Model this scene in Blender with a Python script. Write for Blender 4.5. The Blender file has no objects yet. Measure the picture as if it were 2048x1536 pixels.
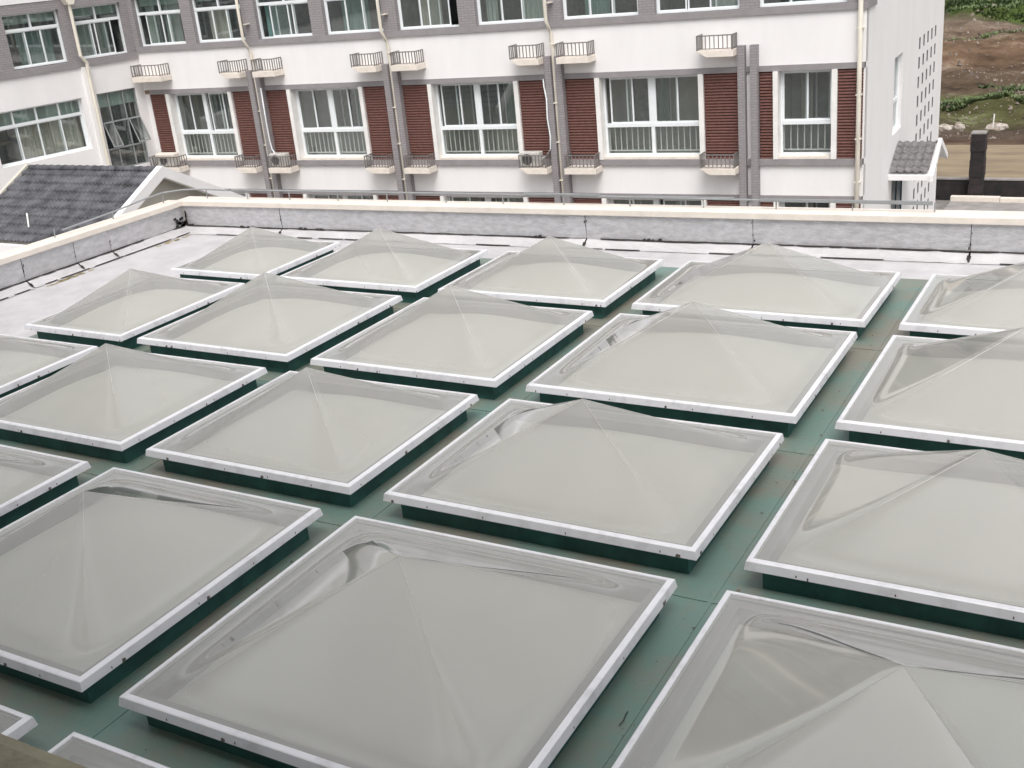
import bpy, math, random
from mathutils import Matrix, Vector
random.seed(7)
S = bpy.context.scene
R = math.radians
COL = S.collection

# ------------------------------------------------------------------ camera
cd = bpy.data.cameras.new("camera"); cam = bpy.data.objects.new("camera", cd); COL.objects.link(cam)
cam.location = (4.09076826, -2.84240395, 3.20255822)
cam.rotation_euler = (1.19496257, 0.0919406261, 0.50819098)
cd.sensor_width = 36; cd.lens = 2232.27 / 2048 * 36
cd.clip_start = 0.02; cd.clip_end = 1500
S.camera = cam

# ------------------------------------------------------------------ sky, sun, exposure
SUN = Vector((0.34, -0.55, 1.10)).normalized()
EL = math.asin(SUN.z); ROT = math.atan2(SUN.x, SUN.y)
w = bpy.data.worlds.new("World"); S.world = w; w.use_nodes = True
wn, wl = w.node_tree.nodes, w.node_tree.links
bg = wn['Background']
sky = wn.new('ShaderNodeTexSky'); sky.sky_type = 'NISHITA'; sky.sun_disc = False
sky.sun_elevation = EL; sky.sun_rotation = ROT; sky.air_density = 1.6; sky.dust_density = 5; sky.ozone_density = 1
hs = wn.new('ShaderNodeHueSaturation'); hs.inputs['Saturation'].default_value = 0.16
tc = wn.new('ShaderNodeTexCoord'); mp = wn.new('ShaderNodeMapping'); mp.inputs['Scale'].default_value = (1.6, 1.6, 4.0)
cl = wn.new('ShaderNodeTexNoise'); cl.inputs['Scale'].default_value = 1.1; cl.inputs['Detail'].default_value = 5
cr = wn.new('ShaderNodeMapRange'); cr.inputs[1].default_value = .3; cr.inputs[2].default_value = .7; cr.inputs[3].default_value = .5; cr.inputs[4].default_value = 1.5
mx = wn.new('ShaderNodeVectorMath'); mx.operation = 'SCALE'
wl.new(tc.outputs['Generated'], mp.inputs[0]); wl.new(mp.outputs[0], cl.inputs['Vector']); wl.new(cl.outputs[0], cr.inputs[0])
wl.new(sky.outputs[0], hs.inputs['Color']); wl.new(hs.outputs[0], mx.inputs[0]); wl.new(cr.outputs[0], mx.inputs['Scale'])
wl.new(mx.outputs[0], bg.inputs['Color'])
bg.inputs['Strength'].default_value = 0.15
sd = bpy.data.lights.new("sun", 'SUN'); sd.energy = 1.0; sd.angle = R(30); sd.color = (1, .965, .92)
so = bpy.data.objects.new("sun", sd); COL.objects.link(so); so.rotation_euler = SUN.to_track_quat('Z', 'Y').to_euler()
S.view_settings.view_transform = 'Standard'; S.view_settings.look = 'None'
S.view_settings.exposure = 0.38; S.view_settings.gamma = 1
S.cycles.transparent_max_bounces = 16; S.cycles.max_bounces = 8

# ------------------------------------------------------------------ materials
def mat(name, col, rough=.7, var=.12, scale=6.0, bump=0.0, bscale=60, metal=0.0, spec=.4, col2=None, stretch=(1, 1, 1), thr=(.35, .65), coat=0.0):
    m = bpy.data.materials.new(name); m.use_nodes = True
    nt = m.node_tree; N, L = nt.nodes, nt.links; b = N['Principled BSDF']
    b.inputs['Roughness'].default_value = rough; b.inputs['Metallic'].default_value = metal
    b.inputs['Specular IOR Level'].default_value = spec; b.inputs['Coat Weight'].default_value = coat
    t = N.new('ShaderNodeTexCoord'); mp = N.new('ShaderNodeMapping'); mp.inputs['Scale'].default_value = stretch
    L.new(t.outputs['Object'], mp.inputs[0])
    n1 = N.new('ShaderNodeTexNoise'); n1.inputs['Scale'].default_value = scale; n1.inputs['Detail'].default_value = 6; n1.inputs['Roughness'].default_value = .65
    L.new(mp.outputs[0], n1.inputs['Vector'])
    r = N.new('ShaderNodeMapRange'); r.inputs[1].default_value = thr[0]; r.inputs[2].default_value = thr[1]
    L.new(n1.outputs[0], r.inputs[0])
    mixc = N.new('ShaderNodeMix'); mixc.data_type = 'RGBA'
    c2 = col2 if col2 else tuple(c * (1 - 2 * var) for c in col)
    mixc.inputs[6].default_value = (*c2, 1)
    mixc.inputs[7].default_value = (*(min(1, c * (1 + (var if not col2 else 0))) for c in col), 1)
    L.new(r.outputs[0], mixc.inputs[0]); L.new(mixc.outputs[2], b.inputs['Base Color'])
    if bump:
        n2 = N.new('ShaderNodeTexNoise'); n2.inputs['Scale'].default_value = bscale; n2.inputs['Detail'].default_value = 4
        L.new(mp.outputs[0], n2.inputs['Vector'])
        bp = N.new('ShaderNodeBump'); bp.inputs['Strength'].default_value = bump; bp.inputs['Distance'].default_value = .01
        L.new(n2.outputs[0], bp.inputs['Height']); L.new(bp.outputs[0], b.inputs['Normal'])
    return m

M = {}
M['white'] = mat('white_plaster', (.82, .80, .80), .85, .018, 1.3, .25, 40, stretch=(1.3, 1.3, .35))
M['grey'] = mat('grey_render', (.285, .265, .272), .85, .05, 3, .3, 50)
M['cream'] = mat('cream_concrete', (.76, .69, .62), .75, .05, 4, .2, 30)
M['trimwhite'] = mat('white_paint', (.82, .80, .78), .55, .04, 3)
M['pvc'] = mat('white_window_frame', (.80, .83, .85), .35, .02, 3)
M['steel'] = mat('dark_glazing_bar', (.30, .31, .32), .45, .05, 5)
M['rail'] = mat('grey_painted_railing', (.20, .185, .18), .5, .12, 12)
M['pipe'] = mat('cream_plastic_pipe', (.74, .69, .60), .5, .06, 5, stretch=(1, 1, .3))
M['ac'] = mat('grey_metal_casing', (.56, .54, .51), .5, .05, 6)
M['acdark'] = mat('dark_grille', (.12, .12, .12), .6, .1, 10)
M['louvre'] = mat('red_brown_slats', (.215, .105, .088), .65, .12, 9, col2=(.165, .075, .062))
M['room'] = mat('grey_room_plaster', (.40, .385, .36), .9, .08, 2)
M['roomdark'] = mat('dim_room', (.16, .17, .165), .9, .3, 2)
M['curtain'] = mat('pale_green_curtain', (.42, .47, .44), .9, .15, 7, stretch=(6, 6, .3))
M['curtain2'] = mat('cream_curtain', (.55, .52, .46), .9, .12, 7, stretch=(6, 6, .3))
M['curtain3'] = mat('teal_curtain', (.16, .27, .25), .9, .15, 7, stretch=(6, 6, .3))
M['blind'] = mat('green_blind', (.36, .46, .42), .8, .06, 2)
M['tile'] = mat('dark_roof_tile', (.10, .10, .112), .5, .3, 3, .3, 60)
M['tile2'] = mat('grey_roof_tile', (.19, .18, .18), .6, .2, 9, .3, 60)
M['silver'] = mat('silver_deck_coating', (.57, .55, .565), .45, .06, 2.6, .35, 14, col2=(.46, .445, .455))
M['foil'] = mat('foil_faced_membrane', (.60, .595, .615), .40, .09, 9, .9, 26, metal=.4, stretch=(1, 1, 2.4))
M['bitumen'] = mat('black_bitumen', (.035, .03, .027), .85, .3, 20)
M['ochre'] = mat('ochre_sealant', (.45, .36, .18), .8, .3, 20)
M['green'] = mat('green_deck_coating', (.15, .235, .205), .45, .1, 1.7, .3, 30, col2=(.215, .205, .17), thr=(.38, .60), spec=.5)
M['curb'] = mat('green_coated_curb', (.038, .125, .108), .6, .15, 5, .2, 40)
M['alu'] = mat('white_aluminium', (.78, .77, .80), .38, .03, 5, metal=.15, col2=(.60, .59, .61), thr=(.30, .50))
M['screw'] = mat('screw_metal', (.12, .10, .09), .5, .2, 30)
M['brown'] = mat('brown_stone', (.30, .27, .185), .8, .12, 25, .3, 80)
M['blackwall'] = mat('black_soot_wall', (.018, .017, .019), .9, .3, 3, .5, 12, col2=(.04, .03, .03))
M['doorblue'] = mat('dark_teal_door', (.025, .055, .075), .3, .2, 4)
M['slotgrey'] = mat('grey_slot', (.20, .185, .20), .9, .05, 3)
M['slab'] = mat('grey_concrete', (.30, .28, .27), .85, .12, 2, .3, 20)
M['rock'] = mat('white_rock', (.55, .50, .46), .9, .2, 5, .8, 8, col2=(.24, .19, .15))
M['soffit'] = mat('gable_plaster', (.55, .52, .46), .9, .04, 3)

def brickmat():
    m = bpy.data.materials.new('grey_brick_tiles'); m.use_nodes = True; N, L = m.node_tree.nodes, m.node_tree.links; b = N['Principled BSDF']
    t = N.new('ShaderNodeTexCoord'); s = N.new('ShaderNodeSeparateXYZ'); c = N.new('ShaderNodeCombineXYZ'); a = N.new('ShaderNodeMath'); a.operation = 'ADD'
    L.new(t.outputs['Object'], s.inputs[0]); L.new(s.outputs[0], a.inputs[0]); L.new(s.outputs[1], a.inputs[1]); L.new(a.outputs[0], c.inputs[0]); L.new(s.outputs[2], c.inputs[1])
    br = N.new('ShaderNodeTexBrick'); br.inputs['Scale'].default_value = 1; br.inputs['Brick Width'].default_value = .24; br.inputs['Row Height'].default_value = .07; br.inputs['Mortar Size'].default_value = .008
    br.inputs['Color1'].default_value = (.305, .28, .29, 1); br.inputs['Color2'].default_value = (.27, .25, .258, 1); br.inputs['Mortar'].default_value = (.21, .195, .20, 1)
    L.new(c.outputs[0], br.inputs['Vector']); L.new(br.outputs[0], b.inputs['Base Color']); b.inputs['Roughness'].default_value = .8
    return m
M['brick'] = brickmat()

def shell(name, haze, hazecol, ior0=.04, rough=.05, bump=.0, transcol=(.93, .95, .94)):
    """thin clear sheet: transparent + a little haze + angle dependent gloss"""
    m = bpy.data.materials.new(name); m.use_nodes = True; N, L = m.node_tree.nodes, m.node_tree.links
    N.remove(N['Principled BSDF']); out = N['Material Output']
    tr = N.new('ShaderNodeBsdfTransparent'); tr.inputs[0].default_value = (*transcol, 1)
    di = N.new('ShaderNodeBsdfDiffuse'); di.inputs[0].default_value = (*hazecol, 1)
    gl = N.new('ShaderNodeBsdfGlossy'); gl.inputs['Roughness'].default_value = rough; gl.inputs[0].default_value = (1, 1, 1, 1)
    lw = N.new('ShaderNodeLayerWeight'); lw.inputs[0].default_value = .5
    pw = N.new('ShaderNodeMath'); pw.operation = 'POWER'; pw.inputs[1].default_value = 5
    mr = N.new('ShaderNodeMapRange'); mr.inputs[3].default_value = ior0; mr.inputs[4].default_value = .95
    L.new(lw.outputs['Facing'], pw.inputs[0]); L.new(pw.outputs[0], mr.inputs[0])
    t = N.new('ShaderNodeTexCoord')
    m1 = N.new('ShaderNodeMixShader'); m2 = N.new('ShaderNodeMixShader')
    m1.inputs[0].default_value = haze; L.new(tr.outputs[0], m1.inputs[1]); L.new(di.outputs[0], m1.inputs[2])
    L.new(mr.outputs[0], m2.inputs[0]); L.new(m1.outputs[0], m2.inputs[1]); L.new(gl.outputs[0], m2.inputs[2])
    L.new(m2.outputs[0], out.inputs['Surface'])
    if bump:
        n2 = N.new('ShaderNodeTexNoise'); n2.inputs['Scale'].default_value = 1.1; n2.inputs['Detail'].default_value = 0
        L.new(t.outputs['Object'], n2.inputs['Vector'])
        bp = N.new('ShaderNodeBump'); bp.inputs['Strength'].default_value = bump; bp.inputs['Distance'].default_value = .05
        L.new(n2.outputs[0], bp.inputs['Height']); L.new(bp.outputs[0], gl.inputs['Normal'])
    return m
M['glass'] = shell('window_glass', .12, (.2, .25, .24), .13, .02, transcol=(.78, .83, .81))
M['dome'] = shell('hazy_acrylic', .46, (.47, .46, .435), .12, .05, .12, transcol=(.90, .90, .88))
M['bead'] = mat('welded_acrylic_edge', (.58, .58, .57), .2, .03, 4)
M['lining'] = mat('grey_lining', (.36, .35, .34), .7, .06, 4)
M['milk'] = mat('milky_inner_acrylic', (.77, .76, .695), .35, .035, 2.2, spec=.5)

# ------------------------------------------------------------------ mesh helper
I4 = Matrix.Identity(4)
class MB:
    def __init__(s, T=I4): s.v = []; s.f = []; s.T = T; s.mark = None; s.m2 = None
    def add(s, vs, fs):
        o = len(s.v); s.v += [tuple(s.T @ Vector(p)) for p in vs]; s.f += [tuple(i + o for i in f) for f in fs]; return s
    def box(s, x0, x1, y0, y1, z0, z1):
        return s.add([(x0, y0, z0), (x1, y0, z0), (x1, y1, z0), (x0, y1, z0), (x0, y0, z1), (x1, y0, z1), (x1, y1, z1), (x0, y1, z1)],
                     [(3, 2, 1, 0), (4, 5, 6, 7), (0, 1, 5, 4), (1, 2, 6, 5), (2, 3, 7, 6), (3, 0, 4, 7)])
    def quad(s, a, b, c, d): return s.add([a, b, c, d], [(0, 1, 2, 3)])
    def prism(s, poly, axis, a, b):
        """extrude a 2-D polygon along axis ('x': poly=(y,z), 'y': (x,z), 'z': (x,y)) from a to b"""
        n = len(poly)
        def P(p, t): return {'x': (t, p[0], p[1]), 'y': (p[0], t, p[1]), 'z': (p[0], p[1], t)}[axis]
        return s.add([P(p, a) for p in poly] + [P(p, b) for p in poly],
                     [tuple(range(n))[::-1], tuple(range(n, 2 * n))] + [(i, (i + 1) % n, n + (i + 1) % n, n + i) for i in range(n)])
    def tube(s, pts, r, n=8):
        pts = [Vector(p) for p in pts]; rings = []
        for i, p in enumerate(pts):
            d = (pts[min(i + 1, len(pts) - 1)] - pts[max(i - 1, 0)]).normalized()
            u = d.cross(Vector((0, 0, 1)) if abs(d.z) < .9 else Vector((1, 0, 0))).normalized(); v = d.cross(u)
            rings.append([p + (u * math.cos(6.2832 * k / n) + v * math.sin(6.2832 * k / n)) * r for k in range(n)])
        vs = [q for ring in rings for q in ring]; fs = []
        for i in range(len(pts) - 1):
            for k in range(n): fs.append((i * n + k, i * n + (k + 1) % n, (i + 1) * n + (k + 1) % n, (i + 1) * n + k))
        fs += [tuple(range(n))[::-1], tuple(range((len(pts) - 1) * n, len(pts) * n))]
        return s.add(vs, fs)
    def build(s, name, m, parent=None, smooth=False, bevel=0):
        me = bpy.data.meshes.new(name); me.from_pydata(s.v, [], s.f); me.update()
        import bmesh
        bm = bmesh.new(); bm.from_mesh(me); bmesh.ops.recalc_face_normals(bm, faces=bm.faces)
        if smooth:
            for f in bm.faces: f.smooth = True
        bm.to_mesh(me); bm.free()
        me.materials.append(M[m] if isinstance(m, str) else m)
        if s.mark is not None:
            me.materials.append(M[s.m2])
            for i_ in range(s.mark, len(me.polygons)): me.polygons[i_].material_index = 1
        o = bpy.data.objects.new(name, me); COL.objects.link(o)
        if parent: o.parent = parent
        if bevel:
            b = o.modifiers.new('bevel', 'BEVEL'); b.width = bevel; b.segments = 2; b.limit_method = 'ANGLE'
        return o

def thing(name, label, cat, loc=(0, 0, 0), rz=0, group=None):
    o = bpy.data.objects.new(name, None); COL.objects.link(o); o.location = loc; o.rotation_euler = (0, 0, rz)
    return tag(o, label, cat, group)
def tag(o, label, cat, group=None):
    o['label'] = label; o['category'] = cat
    if group: o['group'] = group
    return o
def struct(o, kind='structure'): o['kind'] = kind; return o

# ================================================================== GROUND AND HILLSIDE
GZ = -8.0
def hill_h(x, y):
    h = 0.0
    if y > 56: h += .125 * (y - 56)
    for (yy, st) in ((61, .35), (70, .7), (77, .6), (86, .9)):
        h += st * max(0, min(1, (y - yy - 1.2 * math.sin(x * .21 + yy)) / .9)) - st * .0
    n = math.sin(x * 1.3 + y * .7) * .1 + math.sin(x * .47 - y * 1.1 + 2) * .16 + math.sin(x * 3.1 + 1.7 * y) * .05
    n += (random.random() - .5) * .16
    return h + n * max(0, min(1, (y - 56.5) / 2))
def terrain():
    m = MB(); xs = [-70 + i * .9 for i in range(60)]
    xs = [-200, -150, -110, -80, -60, -45, -35] + [-28 + i * .3 for i in range(125)] + [12, 18, 28, 45, 70, 110, 160]
    ys = [56 + i * .26 for i in range(170)] + [102, 106, 112, 120, 135, 160, 200, 260, 340]
    vs = []; fs = []
    for y in ys:
        for x in xs: vs.append((x, y, GZ - .004 + hill_h(x, y)))
    nx = len(xs)
    for j in range(len(ys) - 1):
        for i in range(nx - 1): fs.append((j * nx + i, j * nx + i + 1, (j + 1) * nx + i + 1, (j + 1) * nx + i))
    m.add(vs, fs)
    mt = bpy.data.materials.new('hillside_earth'); mt.use_nodes = True; N, L = mt.node_tree.nodes, mt.node_tree.links; b = N['Principled BSDF']; b.inputs['Roughness'].default_value = .95; b.inputs['Specular IOR Level'].default_value = .1
    t = N.new('ShaderNodeTexCoord'); mp = N.new('ShaderNodeMapping'); mp.inputs['Scale'].default_value = (.35, 1.0, 1.0)
    L.new(t.outputs['Object'], mp.inputs[0])
    n1 = N.new('ShaderNodeTexNoise'); n1.inputs['Scale'].default_value = .9; n1.inputs['Detail'].default_value = 10; n1.inputs['Roughness'].default_value = .72
    n2 = N.new('ShaderNodeTexNoise'); n2.inputs['Scale'].default_value = .16; n2.inputs['Detail'].default_value = 6; n2.inputs['Roughness'].default_value = .6
    L.new(mp.outputs[0], n1.inputs['Vector']); L.new(mp.outputs[0], n2.inputs['Vector'])
    rp = N.new('ShaderNodeValToRGB'); e = rp.color_ramp
    e.elements[0].position = .33; e.elements[0].color = (.040, .031, .026, 1); e.elements[1].position = .70; e.elements[1].color = (.24, .215, .19, 1)
    k = e.elements.new(.47); k.color = (.092, .070, .055, 1); k = e.elements.new(.58); k.color = (.13, .103, .083, 1)
    L.new(n1.outputs[0], rp.inputs[0])
    s = N.new('ShaderNodeSeparateXYZ'); L.new(t.outputs['Object'], s.inputs[0])
    wob = N.new('ShaderNodeMath'); wob.operation = 'MULTIPLY_ADD'; wob.inputs[1].default_value = 5; L.new(n2.outputs[0], wob.inputs[0]); L.new(s.outputs[1], wob.inputs[2])
    yr = N.new('ShaderNodeMapRange'); yr.inputs[1].default_value = 57.5; yr.inputs[2].default_value = 87.5; L.new(wob.outputs[0], yr.inputs[0])
    st = N.new('ShaderNodeValToRGB'); e = st.color_ramp
    cols = [(0, (1.5, 1.25, 1.0)), (.05, (.95, .85, .8)), (.12, (.8, .75, .72)), (.17, (.8, 1.0, .6)), (.26, (.75, 1.05, .5)), (.30, (.9, .85, .75)), (.48, (.95, .85, .75)), (.52, (1.3, 1.1, .92)), (.56, (1.25, 1.08, .9)), (.60, (1.1, 1.05, .9)), (.69, (1.45, 1.35, 1.25)), (.73, (1.5, 1.5, 1.45)), (.76, (.6, 1.1, .4)), (1, (.55, 1.1, .38))]
    e.elements[0].position = 0; e.elements[0].color = (*cols[0][1], 1); e.elements[1].position = 1; e.elements[1].color = (*cols[-1][1], 1)
    for p_, c_ in cols[1:-1]: k = e.elements.new(p_); k.color = (*c_, 1)
    L.new(yr.outputs[0], st.inputs[0])
    mu = N.new('ShaderNodeMix'); mu.data_type = 'RGBA'; mu.blend_type = 'MULTIPLY'; mu.inputs[0].default_value = 1
    mu.clamp_result = False; L.new(rp.outputs[0], mu.inputs[6]); L.new(st.outputs[0], mu.inputs[7])
    L.new(mu.outputs[2], b.inputs['Base Color'])
    bp = N.new('ShaderNodeBump'); bp.inputs['Strength'].default_value = .9; bp.inputs['Distance'].default_value = .25; L.new(n1.outputs[0], bp.inputs['Height']); L.new(bp.outputs[0], b.inputs['Normal'])
    struct(m.build('hillside', mt, smooth=True))
terrain()
def ground():
    struct(MB().quad((-400, -300, GZ - .05), (400, -300, GZ - .05), (400, 56.6, GZ - .05), (-400, 56.6, GZ - .05)).build('ground', mat('grey_paving', (.25, .235, .22), .9, .12, 1.5, .3, 10)))
    struct(MB().quad((-60, 44.8, GZ - .02), (60, 44.8, GZ - .02), (60, 57.2, GZ - .02), (-60, 57.2, GZ - .02)).build('dirt_field', mat('tan_dirt', (.30, .235, .155), .95, .15, 1.1, .6, 6, stretch=(.25, 1, 1), col2=(.19, .145, .10))))
ground()
def grass(spots):
    m = MB(); rnd = random.Random(3)
    for (cx, cy, rx, ry, n) in spots:
        for _ in range(n):
            a = rnd.random() * 6.283; r = math.sqrt(rnd.random()); r *= .8 + .3 * math.sin(a * 3 + cx)
            x = cx + rx * r * math.cos(a); y = cy + ry * r * math.sin(a); z = GZ + hill_h(x, y) - .12
            for k in range(3):
                an = rnd.random() * 6.283; h = .08 + .2 * rnd.random(); wd = .05 + .05 * rnd.random(); dx, dy = math.cos(an), math.sin(an)
                m.add([(x - dx * wd, y - dy * wd, z), (x + dx * wd, y + dy * wd, z), (x + dy * .22 + dx * .03, y - dx * .22, z + h)], [(0, 1, 2)])
    gm = mat('green_grass', (.14, .185, .075), .8, .2, .9, col2=(.08, .115, .05), thr=(.4, .6))
    o = m.build('grass', gm); struct(o, 'stuff'); tag(o, 'green grass patches growing on the brown hillside', 'grass')
grass([(-5.2, 62.2, 2.2, 1.0, 1700), (-7.5, 61.6, 1.5, .7, 700), (-1.3, 61.6, 1.4, 1.4, 1500), (-.6, 59.8, 1.0, .8, 500), (-7.5, 81.3, 8, 3.8, 9000), (-9, 88, 12, 4, 4000), (-3, 65, 2, .5, 200), (-5.5, 73.5, 3, .6, 250)])
def rubble():
    m = MB(); rnd = random.Random(11)
    for _ in range(5200):
        y = 56.8 + 24 * rnd.random() ** 1.2; x = -12 + 16 * rnd.random() - (y - 56) * .12
        if math.sin(x * 1.7 + y * .9) + math.sin(y * 2.1) < rnd.uniform(-1.4, 1.2): continue
        s_ = .04 + .12 * rnd.random() ** 3; z = GZ + hill_h(x, y) + s_ * .1
        p_ = [(x + s_ * rnd.uniform(.7, 1.5) * math.cos(k * 1.57 + .5), y + s_ * rnd.uniform(.6, 1.2) * math.sin(k * 1.57 + .5), z - s_ * .8) for k in range(4)]
        m.add(p_ + [(x + rnd.uniform(-.3, .3) * s_, y, z + s_ * rnd.uniform(.4, .8))], [(0, 1, 4), (1, 2, 4), (2, 3, 4), (3, 0, 4)])
    o = m.build('rubble', mat('stony_rubble', (.34, .29, .25), .95, .2, .8, col2=(.07, .05, .04), thr=(.42, .62))); struct(o, 'stuff'); tag(o, 'loose stones and clods scattered over the brown slope', 'rubble')
rubble()
def rock(x, y, sx, sy, sz, label, zz=None):
    rnd = random.Random(int(x * 100)); m = MB(); n, k = 10, 7; vs = []; fs = []
    for i in range(k):
        th = math.pi * i / (k - 1)
        for j in range(n):
            ph = 6.2832 * j / n; q = .75 + .4 * rnd.random()
            vs.append((sx * q * math.sin(th) * math.cos(ph), sy * q * math.sin(th) * math.sin(ph), sz * q * math.cos(th)))
    for i in range(k - 1):
        for j in range(n): fs.append((i * n + j, i * n + (j + 1) % n, (i + 1) * n + (j + 1) % n, (i + 1) * n + j))
    o = m.add(vs, fs).build('boulder', 'rock'); o.location = (x, y, GZ + hill_h(x, y) + sz * .2 if zz is None else zz)
    tag(o, label, 'boulder', 'pale boulders on the hillside')
rock(-.55, 56.9, .95, .5, .33, 'largest white boulder lying by the tan field, right of the black pillar')
rock(-5.6, 58.6, .42, .3, .25, 'pale boulder halfway between the white end wall and the black pillar')
rock(-6.5, 58.4, .5, .3, .16, 'low flat pale rock nearest the white end wall')
rock(-3.2, 59.2, .6, .35, .28, 'pale rounded boulder showing just above the top of the black pillar')
rock(-5.0, 59.0, .28, .25, .3, 'small tan boulder just left of the pillar top')

# black wall, pillar, slabs
t = thing('black_wall', 'long soot-black retaining wall with pale coping on the far side of the yard', 'wall', (-4, 44.5, GZ))
MB().box(-2, 30, -.12, .12, 0, .80).build('wall_body', 'blackwall', t); MB().box(-2, 30, -.15, .15, .80, .85).build('coping', 'slab', t)
t = thing('black_pillar', 'tall soot-black square pillar with pale worn cap', 'pillar', (-2.05, 44.22, GZ))
m = MB()
for k in range(8):
    a = .265 + .012 * math.sin(k * 2.3); z0 = k * .335
    m.box(-a, a, -a, a, z0 + .002, z0 + .335)
m.build('shaft', 'blackwall', t); MB().prism([(-.27, -.27), (.28, -.26), (.26, .28), (-.28, .25)], 'z', 2.685, 2.74).build('cap', 'slab', t)
tag(MB().tube([(-2.28, 50, -6.1), (-2.25, 50, -5.55)], .03).build('white_post', 'trimwhite'), 'thin white post standing behind the black pillar', 'post')
t = thing('concrete_platform', 'grey concrete platform with raised pale kerb before the black wall', 'platform', (-3, 42.6, GZ))
MB().box(.1, 9, -1.6, .95, 0, .12).build('slab', 'slab', t)
MB().box(.1, 1.9, .952, 1.25, 0, .3).build('kerb', 'cream', t); MB().box(1.92, 9, .952, 1.25, 0, .27).build('kerb', 'cream', t)

# ================================================================== WHITE BUILDING ACROSS THE YARD
PSI = R(2.6)
BLD = thing('dormitory_building', 'long white building with grey bands, red-brown slatted panels and rows of sliding windows', 'building', (-4, 26.2, 0), PSI)
TM = I4
TW = Matrix.Translation((-22.4, 0, 0)) @ Matrix.Rotation(R(79.4), 4, 'Z')      # wing: x to 0 at the inner corner, -y outward
TE = Matrix.Translation((1.57, 0, 0)) @ Matrix.Rotation(R(90), 4, 'Z')           # end wall: x away from camera
def wallgrid(m, x0, x1, z0, z1, ops, y=0.0, th=.3):
    xs = sorted({x0, x1, *[v for o in ops for v in o[:2]]}); zs = sorted({z0, z1, *[v for o in ops for v in o[2:4]]})
    for i in range(len(xs) - 1):
        for j in range(len(zs) - 1):
            cx, cz = (xs[i] + xs[i + 1]) / 2, (zs[j] + zs[j + 1]) / 2
            if any(o[0] < cx < o[1] and o[2] < cz < o[3] for o in ops): continue
            m.quad((xs[i], y, zs[j]), (xs[i + 1], y, zs[j]), (xs[i + 1], y, zs[j + 1]), (xs[i], y, zs[j + 1]))
    for o_ in ops:
        a, b, c, d = o_[:4]; th = o_[4] if len(o_) > 4 else .3
        m.quad((a, y, c), (a, y + th, c), (a, y + th, d), (a, y, d)); m.quad((b, y, c), (b, y, d), (b, y + th, d), (b, y + th, c))
        m.quad((a, y, d), (a, y + th, d), (b, y + th, d), (b, y, d)); m.quad((a, y, c), (b, y, c), (b, y + th, c), (a, y + th, c))
    return m

def room(win, T, x0, x1, z0, z1, y0, dep, mname, back=None):
    m = MB(T); e = .03
    a, b, c, d = x0 - e, x1 + e, z0 - e, z1 + e; y1 = y0 + dep
    m.quad((a, y1, c), (b, y1, c), (b, y1, d), (a, y1, d)); m.quad((a, y0, c), (a, y1, c), (a, y1, d), (a, y0, d)); m.quad((b, y0, c), (b, y0, d), (b, y1, d), (b, y1, c))
    m.quad((a, y0, d), (a, y1, d), (b, y1, d), (b, y0, d)); m.quad((a, y0, c), (b, y0, c), (b, y1, c), (a, y1, c))
    m.build('room_lining', mname, win)
def curtains(win, T, spans, z0, z1, y, mname='curtain'):
    m = MB(T)
    for a, b in spans:
        n = max(6, int((b - a) / .035)); vs = []
        for i in range(n + 1):
            x = a + (b - a) * i / n; yy = y + .03 * math.sin(i * 1.9) + .012 * math.sin(i * .7)
            vs += [(x, yy, z0), (x, yy, z1)]
        m.add(vs, [(2 * i, 2 * i + 2, 2 * i + 3, 2 * i + 1) for i in range(n)])
    m.build('curtain', random.choice(('curtain', 'curtain3', 'curtain2', 'curtain3')), win)

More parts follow.
